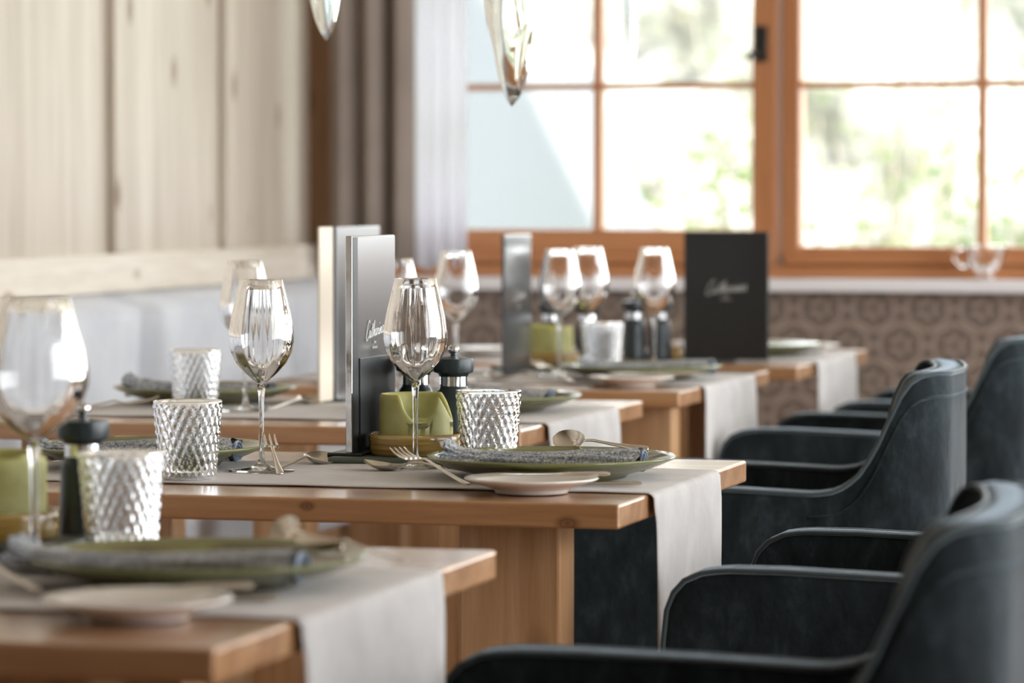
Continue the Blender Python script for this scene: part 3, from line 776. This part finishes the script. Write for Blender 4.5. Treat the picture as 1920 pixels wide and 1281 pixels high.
# cutlery
def ribbon(mb, st, nv=9):
    """stations (x, halfwidth, z, sag, thick) -> closed shell"""
    top_ = []; bot = []
    for (x, w_, z, sg, th) in st:
        a = []; b = []
        for j in range(nv):
            v = -1+2*j/(nv-1); zz = z-sg*(1-v*v); e = max(0, 1-abs(v)**3)
            a.append((x, v*w_, zz+th*.5*e)); b.append((x, v*w_, zz-th*.5*e-.0002))
        top_.append(a); bot.append(b)
    rows = [a+list(reversed(b)) for a, b in zip(top_, bot)]
    k = len(mb.v); mb.grid(rows, closed_v=True); m = len(rows[0])
    mb.f.append(tuple(range(k, k+m))); mb.f.append(tuple(k+(len(rows)-1)*m+q for q in reversed(range(m))))
def handle_st(x0, x1, z0=.008):
    L_ = x1-x0
    return [(x0+L_*u, w_, z0*(1-u)**1.6+.0015+z1, 0, t_) for u, w_, z1, t_ in ((0, .0022, 0, .003), (.15, .0020, 0, .003), (.4, .0026, 0, .0028), (.7, .0042, 0, .0026), (.9, .0052, 0, .0026), (.98, .0042, 0, .0024), (1, .001, 0, .002))]
def spoon_mesh(L_=.185, bw=.0205, bl=.062):
    mb = MB(); st = []
    for k in range(13):
        u = k/12; w_ = bw*math.sin(PI*min(1, (u*.93+.02))**.85)**.62 if 0 < u < 1 else .001
        w_ = max(w_, .0022); st.append((u*bl, w_, .0095+.003*(1-u)-.0035*math.sin(PI*u), .0078*math.sin(PI*u)**.8, .0011))
    st.append((bl+.008, .0024, .0115, 0, .0026)); mb2 = st+[(x+0, w_, z, s, t_) for (x, w_, z, s, t_) in handle_st(bl+.016, L_, .0105)]
    ribbon(mb, mb2); return mb
def fork_mesh(L_=.185):
    mb = MB()
    for k in range(4):
        y = -.0099+.0066*k
        pts = [(0, y, .0125), (.012, y, .0085), (.028, y, .0062), (.044, y, .0060)]
        mb.tube(pts, [.0006, .0013, .0016, .0017], 6)
    st = [(.040, .0118, .0060, 0, .0018), (.050, .0118, .0065, .001, .0018), (.058, .009, .0080, .0015, .002), (.066, .0045, .0100, 0, .0024)]+handle_st(.074, L_, .0105)
    ribbon(mb, st); return mb
def knife_mesh(L_=.17):
    mb = MB()
    st = [(0, .0010, .003, 0, .0008), (.010, .0055, .003, 0, .0010), (.03, .0085, .003, 0, .0012), (.06, .0088, .003, 0, .0014), (.075, .0075, .0032, 0, .002), (.082, .0038, .0035, 0, .0036), (.10, .0040, .0035, 0, .0042), (L_*.8, .0052, .0035, 0, .0046), (L_*.97, .0056, .0035, 0, .0046), (L_, .0040, .0035, 0, .003)]
    ribbon(mb, st); return mb
CUT = {}
def cutlery(kind, p0, p1, label, roll=0.0, group=None):
    """tip at p0, end of handle towards p1; keeps its own length"""
    if kind not in CUT:
        mb = {'spoon': spoon_mesh, 'fork': fork_mesh, 'knife': knife_mesh, 'butter_knife': lambda: knife_mesh(.135), 'teaspoon': lambda: spoon_mesh(.145, .0165, .048)}[kind]()
        o = mb.build(kind, M['steel'], autosmooth=60); CUT[kind] = o
    else:
        o = CUT[kind].copy(); C.objects.link(o)
    a = Vector(p0); d = (Vector(p1)-a).normalized()
    o.rotation_mode = 'QUATERNION'
    yv = Vector((0, 0, 1)).cross(d).normalized(); zv = d.cross(yv)
    R_ = Matrix((d, yv, zv)).transposed()
    if roll: R_ = R_ @ Matrix.Rotation(roll, 3, 'X')
    o.rotation_quaternion = R_.to_quaternion(); o.location = a
    return tag(o, label, kind.replace('_', ' '), 'champagne coloured cutlery')

def napkin(x, y, z, rz, label, L_=.245, seed=0, flip=False):
    """rolled cloth: flattened tube with creases, crumpled at one end, folded layers at the other"""
    r = random.Random(seed); t = thing('napkin', label, 'napkin', (x, y, z), rz, 'denim grey napkins')
    nu, nv = 60, 48; rows = []
    ph = [r.uniform(0, 6) for _ in range(6)]
    for i in range(nu+1):
        u = i/nu; w_ = .026*(1+.10*math.sin(5*u+ph[0])); hh = .0125*(1+.16*math.sin(4*u+ph[1]))
        cy = .006*math.sin(3.2*u+ph[2]); 
        if u < .16: k_ = (.16-u)/.16; w_ *= 1+.25*k_; hh *= 1+.45*k_*abs(math.sin(14*u+2))
        row = []
        for j in range(nv):
            a = 2*PI*j/nv; ca, sa = math.cos(a), math.sin(a)
            rad = 1+.07*math.sin(5*a+6*u+ph[3])+.05*math.sin(9*a-11*u+ph[4])+(.10*math.sin(13*a+30*u) if u < .16 else .02*math.sin(13*a+30*u))
            X = -L_/2+L_*u+.004*math.sin(3*a+ph[5])*(1 if u in (0, 1) else .3)
            row.append((X, cy+w_*rad*abs(ca)**.8*(1 if ca > 0 else -1), max(0.0, hh+hh*rad*abs(sa)**.8*(1 if sa > 0 else -1))))
        rows.append(row)
    mb = MB().grid(rows, closed_v=True)
    k = len(mb.v); mb.v.append((-L_/2-.003, 0, .012)); mb.f += [(k, (j+1) % nv, j) for j in range(nv)]
    body = mb.build('cloth', M['napkin'], t)
    # folded layers showing at the far end
    e = MB()
    for q, (s1, ww) in enumerate(((1.0, .026), (.72, .019), (.45, .012), (.2, .006))):
        pts = []
        for j in range(29):
            a = 2*PI*j/28; pts.append((L_/2+.0035-.0012*q, .001+ww*1.0*math.cos(a)*.97, .0128+.0122*s1*math.sin(a)))
        e.tube(pts, .0019, 6, cap=False)
    rows = []
    for s1 in (1, .55, .05):
        rows.append([(L_/2-.001-.004*(1-s1), .026*s1*math.cos(2*PI*j/28)*.96, .0128+.012*s1*math.sin(2*PI*j/28)) for j in range(28)])
    e.grid(rows, closed_v=True)
    e.build('folded_end', M['napkin_hem'], t)['label'] = 'dark blue folded napkin end'
    return t

ZT = .7535
# ---- sharply focused table, setting at the chair end
plate(-1.158, 4.480, 'olive stoneware plate in sharp focus under a rolled grey napkin')
napkin(-1.165, 4.465, .7605+.003, .07, 'rolled grey napkin in sharp focus on the olive plate', seed=3)
side_plate(-1.126, 4.262, 'cream side plate in sharp focus at the front edge of the table', z=.7515)
cutlery('butter_knife', (-1.165, 4.245, .7705), (-1.03, 4.29, .7700), 'butter knife lying across the sharply focused side plate')
cutlery('spoon', (-1.418, 4.535, ZT), (-1.25, 4.50, ZT), 'spoon with its bowl toward the wine glass in front of the green candle')
cutlery('fork', (-1.335, 4.400, .7800), (-1.205, 4.270, .7575), 'fork leaning on the rim of the sharply focused plate, tines up')
cutlery('knife', (-1.185, 4.352, ZT), (-1.015, 4.362, ZT), 'knife under the rim of the sharply focused plate beside the side plate')
cutlery('teaspoon', (-1.195, 4.655, .784), (-1.03, 4.585, .780), 'teaspoon standing out behind the rolled napkin in sharp focus', roll=.9)
wine_glass(-1.3655, 4.585, 'wine glass in sharp focus in front of the green candle', s=1.0)
tumbler(-1.290, 4.665, 'diamond cut tumbler behind the sharply focused napkin')
tray(-1.500, -1.310, 4.632, 4.860, 'grey green tray carrying menu, candle and mills on the sharply focused table')
dish(-1.401, 4.706, .7615, 'mustard glazed dish under the melted candle in sharp focus')
candle(-1.401, 4.706, .7680, 'lime green candle with melted notched rim, in sharp focus')
mill(-1.377, 4.803, 'dark mill beside the sharply focused candle', .7615)
mill(-1.4375, 4.829, 'dark mill half hidden behind the sharply focused candle and wine glass', .7615)
menu(-1.4765, 4.655, .7615, PI/2-.02, .185, .288, 'grey metal menu in sharp focus, seen edge on beside the candle', M['menu_grey'], strip=True, tw=.075)
# ---- same table, setting at the wall end
plate(-1.712, 4.535, 'olive stoneware plate with dark blue tipped napkin, behind the sharply focused tumbler')
napkin(-1.715, 4.50, .7605+.002, .10, 'flat striped grey napkin with blue tip on the plate behind the sharp tumbler', L_=.26, seed=5)
side_plate(-1.765, 4.775, 'cream side plate at the back edge of the sharply focused table')
cutlery('butter_knife', (-1.705, 4.765, .7705), (-1.84, 4.74, .7705), 'butter knife on the side plate at the back edge of the sharp table')
cutlery('spoon', (-1.508, 4.66, ZT), (-1.524, 4.50, ZT), 'spoon with amber reflecting bowl right of the sharp wine glass', roll=-.25)
cutlery('fork', (-1.572, 4.60, .7795), (-1.500, 4.44, ZT), 'fork leaning on the plate behind the sharp wine glass stem')
wine_glass(-1.536, 4.475, 'wine glass in sharp focus next to the tumbler at the runner edge')
tumbler(-1.584, 4.335, 'diamond cut tumbler in sharp focus at the front edge of the table', rz=.4)

# ---- nearest table
plate(-1.150, 3.170, 'olive stoneware plate with blue napkin on the nearest table')
napkin(-1.170, 3.115, .7605+.003, .03, 'blurred blue and white rolled napkin on the nearest table', seed=3, L_=.265)
side_plate(-1.110, 2.915, 'cream side plate at the front of the nearest table', z=.7515)
cutlery('butter_knife', (-1.155, 2.93, .7700), (-1.00, 3.005, .7700), 'butter knife on the side plate of the nearest table')
cutlery('knife', (-1.20, 3.03, ZT), (-1.022, 3.045, ZT), 'knife between the plate and the side plate on the nearest table')
cutlery('teaspoon', (-1.135, 3.365, .783), (-.99, 3.20, .777), 'brown reflecting teaspoon behind the blue napkin on the nearest table', roll=.9)
cutlery('spoon', (-1.08, 3.27, .7785), (-.965, 3.16, .7800), 'spoon on the rim of the plate of the nearest table')
cutlery('fork', (-1.38, 3.13, .7795), (-1.22, 3.00, .757), 'fork leaning on the plate rim of the nearest table')
wine_glass(-1.375, 3.335, 'large blurred wine glass on the nearest table')
goblet_big = [o for o in bpy.data.objects if o.get('label') == 'large blurred wine glass on the nearest table'][0]; goblet_big.scale = (1.27, 1.27, 1.04)
tumbler(-1.334, 3.46, 'blurred diamond cut tumbler on the nearest table', rz=.2)
tray(-1.56, -1.382, 3.388, 3.505, 'grey green tray on the nearest table')
dish(-1.466, 3.460, .7615, 'mustard glazed dish under the candle on the nearest table')
candle(-1.466, 3.460, .768, 'tall green candle cut by the picture edge on the nearest table', melt=.15, h=.080)
mill(-1.408, 3.544, 'dark mill behind the large blurred wine glass on the nearest table', .7525)

# ---- third table
plate(-1.612, 5.815, 'olive plate with blue tipped napkin at the chair end of the third table')
napkin(-1.635, 5.825, .7635, .08, 'rolled grey napkin with dark blue tip on the third table behind the sharp tumbler', seed=8)
side_plate(-1.60, 5.585, 'cream side plate on the third table behind the sharp tumbler', z=.7515)
cutlery('knife', (-1.70, 5.655, .7765), (-1.52, 5.67, .7690), 'knife resting by the side plate of the third table')
cutlery('spoon', (-1.862, 5.875, ZT), (-1.69, 5.84, ZT), 'spoon left of the menu on the third table')
wine_glass(-1.800, 5.93, 'wine glass on the third table mostly hidden by the sharp menu')
plate(-2.135, 5.93, 'olive plate at the wall end of the third table')
napkin(-2.14, 5.91, .7635, .12, 'grey napkin on the plate at the wall end of the third table', seed=9)
cutlery('spoon', (-1.945, 5.955, ZT), (-1.97, 5.79, ZT), 'amber reflecting spoon beside the wine glass of the third table', roll=-.3)
cutlery('fork', (-2.10, 5.62, .768), (-2.25, 5.56, ZT), 'brownish fork at the wall end of the third table')
wine_glass(-1.984, 5.70, 'wine glass at the wall end of the third table')
tumbler(-2.082, 5.735, 'diamond cut tumbler at the wall end of the third table', rz=.1)
menu(-1.924, 5.985, .7525, PI/2-.10, .19, .296, 'glossy menu on the third table behind the sharp one', M['menu_grey'], page=True, text=False, strip=False)

# ---- fourth table
plate(-1.605, 6.88, 'olive plate at the chair end of the fourth table')
napkin(-1.59, 6.875, .7635, .06, 'grey napkin on the plate of the fourth table', seed=11)
side_plate(-1.57, 6.655, 'cream side plate at the front of the fourth table', z=.7515)
cutlery('knife', (-1.62, 6.68, .7705), (-1.46, 6.70, .7700), 'knife across the side plate of the fourth table')
cutlery('spoon', (-1.88, 6.77, ZT), (-1.72, 6.74, ZT), 'spoon left of the plate on the fourth table')
cutlery('fork', (-1.80, 6.83, .7785), (-1.70, 6.70, .757), 'fork leaning on the plate rim of the fourth table')
wine_glass(-1.916, 6.70, 'wine glass at the wall end of the fourth table, beyond the sharp wine glass')
wine_glass(-1.788, 6.98, 'wine glass in front of the candle on the fourth table')
wine_glass(-1.796, 7.24, 'wine glass behind the other one near the candle of the fourth table')
wine_glass(-1.651, 7.20, 'wine glass in front of the two far mills')
tumbler(-1.735, 7.11, 'blurred tumbler beside the candle on the fourth table', rz=.3)
tray(-1.97, -1.775, 7.135, 7.325, 'grey green tray on the fourth table')
dish(-1.868, 7.205, .7615, 'mustard glazed dish on the fourth table')
candle(-1.868, 7.205, .768, 'bright lime candle on the fourth table', melt=.1, rz=.5)
mill(-1.888, 7.303, 'dark mill behind the candle of the fourth table, nearer the narrow menu', .7615)
mill(-1.812, 7.302, 'dark mill behind the candle of the fourth table, nearer the tumbler', .7615)
menu(-1.888, 6.93, .7525, PI/2-.05, .17, .272, 'narrow grey menu seen edge on, on the fourth table', M['menu_grey'], tw=.075)
side_plate(-2.05, 6.90, 'cream side plate at the wall end of the fourth table')
napkin(-2.10, 7.06, .7535, .1, 'grey napkin at the wall end of the fourth table', seed=13, L_=.2)

# ---- farthest table
menu(-1.686, 7.630, .7525, .08, .178, .272, 'black menu facing the camera on the farthest table', M['menu'], tw=.085)
mill(-1.800, 7.66, 'dark mill beside the black menu, nearer the tumbler', .7545)
mill(-1.7455, 7.66, 'dark mill beside the black menu, nearer to it', .7545)
side_plate(-2.16, 7.80, 'white side plate at the wall end of the farthest table')
side_plate(-1.53, 8.15, 'pale side plate behind the black menu')
plate(-1.60, 7.95, 'olive plate hidden behind the black menu')
t = thing('toothpick_jar', 'small amber jar with pale lid beside the black menu', 'jar', (-1.703, 7.645, ZT))
MB().lathe([(0, 0), (.012, 0), (.013, .003), (.013, .026), (.011, .029), (0, .029)], 24).build('body', M['mustard'], t)
MB().lathe([(0, .029), (.014, .029), (.0145, .032), (.014, .042), (0, .043)], 24).build('lid', M['porcelain'], t)

# ---- glass creamer on the sill
t = thing('glass_jug', 'small clear glass jug with handle standing on the window sill', 'jug', (-1.265, 9.14, .8905))
pr = [(0, .002), (.018, .0), (.024, .003), (.022, .008), (.015, .013), (.020, .020), (.034, .032), (.043, .046), (.046, .060), (.044, .074), (.050, .084), (.0515, .0855), (.050, .086), (.0415, .075), (.0432, .060), (.040, .047), (.031, .034), (.016, .0235), (0, .021)]
MB().lathe(pr, 48, lambda r, z, a, i: r*(1+.16*max(0, math.cos(a))**8*(z > .07))).build('body', M['goblet'], t)
MB().tube([(-.042, 0, .078), (-.062, 0, .082), (-.074, 0, .070), (-.072, 0, .052), (-.058, 0, .036), (-.036, 0, .036)], .0045, 10).build('handle', M['goblet'], t)

# ---- glass icicle pendants hanging from cords
def pendant(x, y, ztip, L_, rmax, label, seed, lean=0.0):
    r = random.Random(seed); t = thing('glass_pendant', label, 'pendant', (x, y, ztip), group='clear glass pendant drops')
    prof = []
    for k in range(27):
        u = k/26; rr = rmax*min(1, (u/.30))**.62*(1 if u < .65 else math.cos((u-.65)/.35*PI/2)**.6+.02)
        prof.append((max(rr, .0006), L_*u))
    ph = r.uniform(0, 6)
    def fn(rr, z, a, i):
        u = z/L_
        return rr*(1+.14*math.cos(3*a+ph+2.2*u)+.09*math.cos(5*a-9*u+ph)+.05*math.sin(20*u+2*a))
    mb = MB(); rows = []
    for i, (rr, z) in enumerate(prof):
        row = []
        for q in range(40):
            a = 2*PI*q/40; R_ = fn(rr, z, a, i); row.append((R_*math.cos(a)*1.0-lean*(z/L_)**1.3*L_, R_*math.sin(a)*.6, z))
        rows.append(row)
    mb.grid(rows, closed_v=True); mb.f.append(tuple(range(40))); mb.f.append(tuple(26*40+q for q in reversed(range(40))))
    mb.build('glass_drop', M['pendant'], t)
    MB().tube([(-lean*L_, 0, L_-.004), (-lean*L_, 0, CEIL-ztip+.0005)], .0015, 6).build('cord', M['chrome'], t)
    return t
pendant(-1.552, 5.75, 1.243, .42, .039, 'long clear glass pendant drop hanging before the window', 2, lean=.03)
pendant(-1.845, 5.70, 1.349, .38, .032, 'clear glass pendant drop tip hanging before the corner post', 5, lean=.05)
pendant(-1.96, 8.3, 1.362, .55, .018, 'thin blurred glass pendant drop far back before the window', 9)

# ---- loose thread cord by the third runner
o = MB().tube([(-1.412, 5.55, .705), (-1.413, 5.55, .56), (-1.414, 5.55, .47), (-1.420, 5.545, .455), (-1.432, 5.535, .452), (-1.442, 5.53, .44), (-1.447, 5.528, .425)], .0016, 6).build('cord', M['cord'])
tag(o, 'thin black cord dangling at the edge of the third table runner', 'cord')
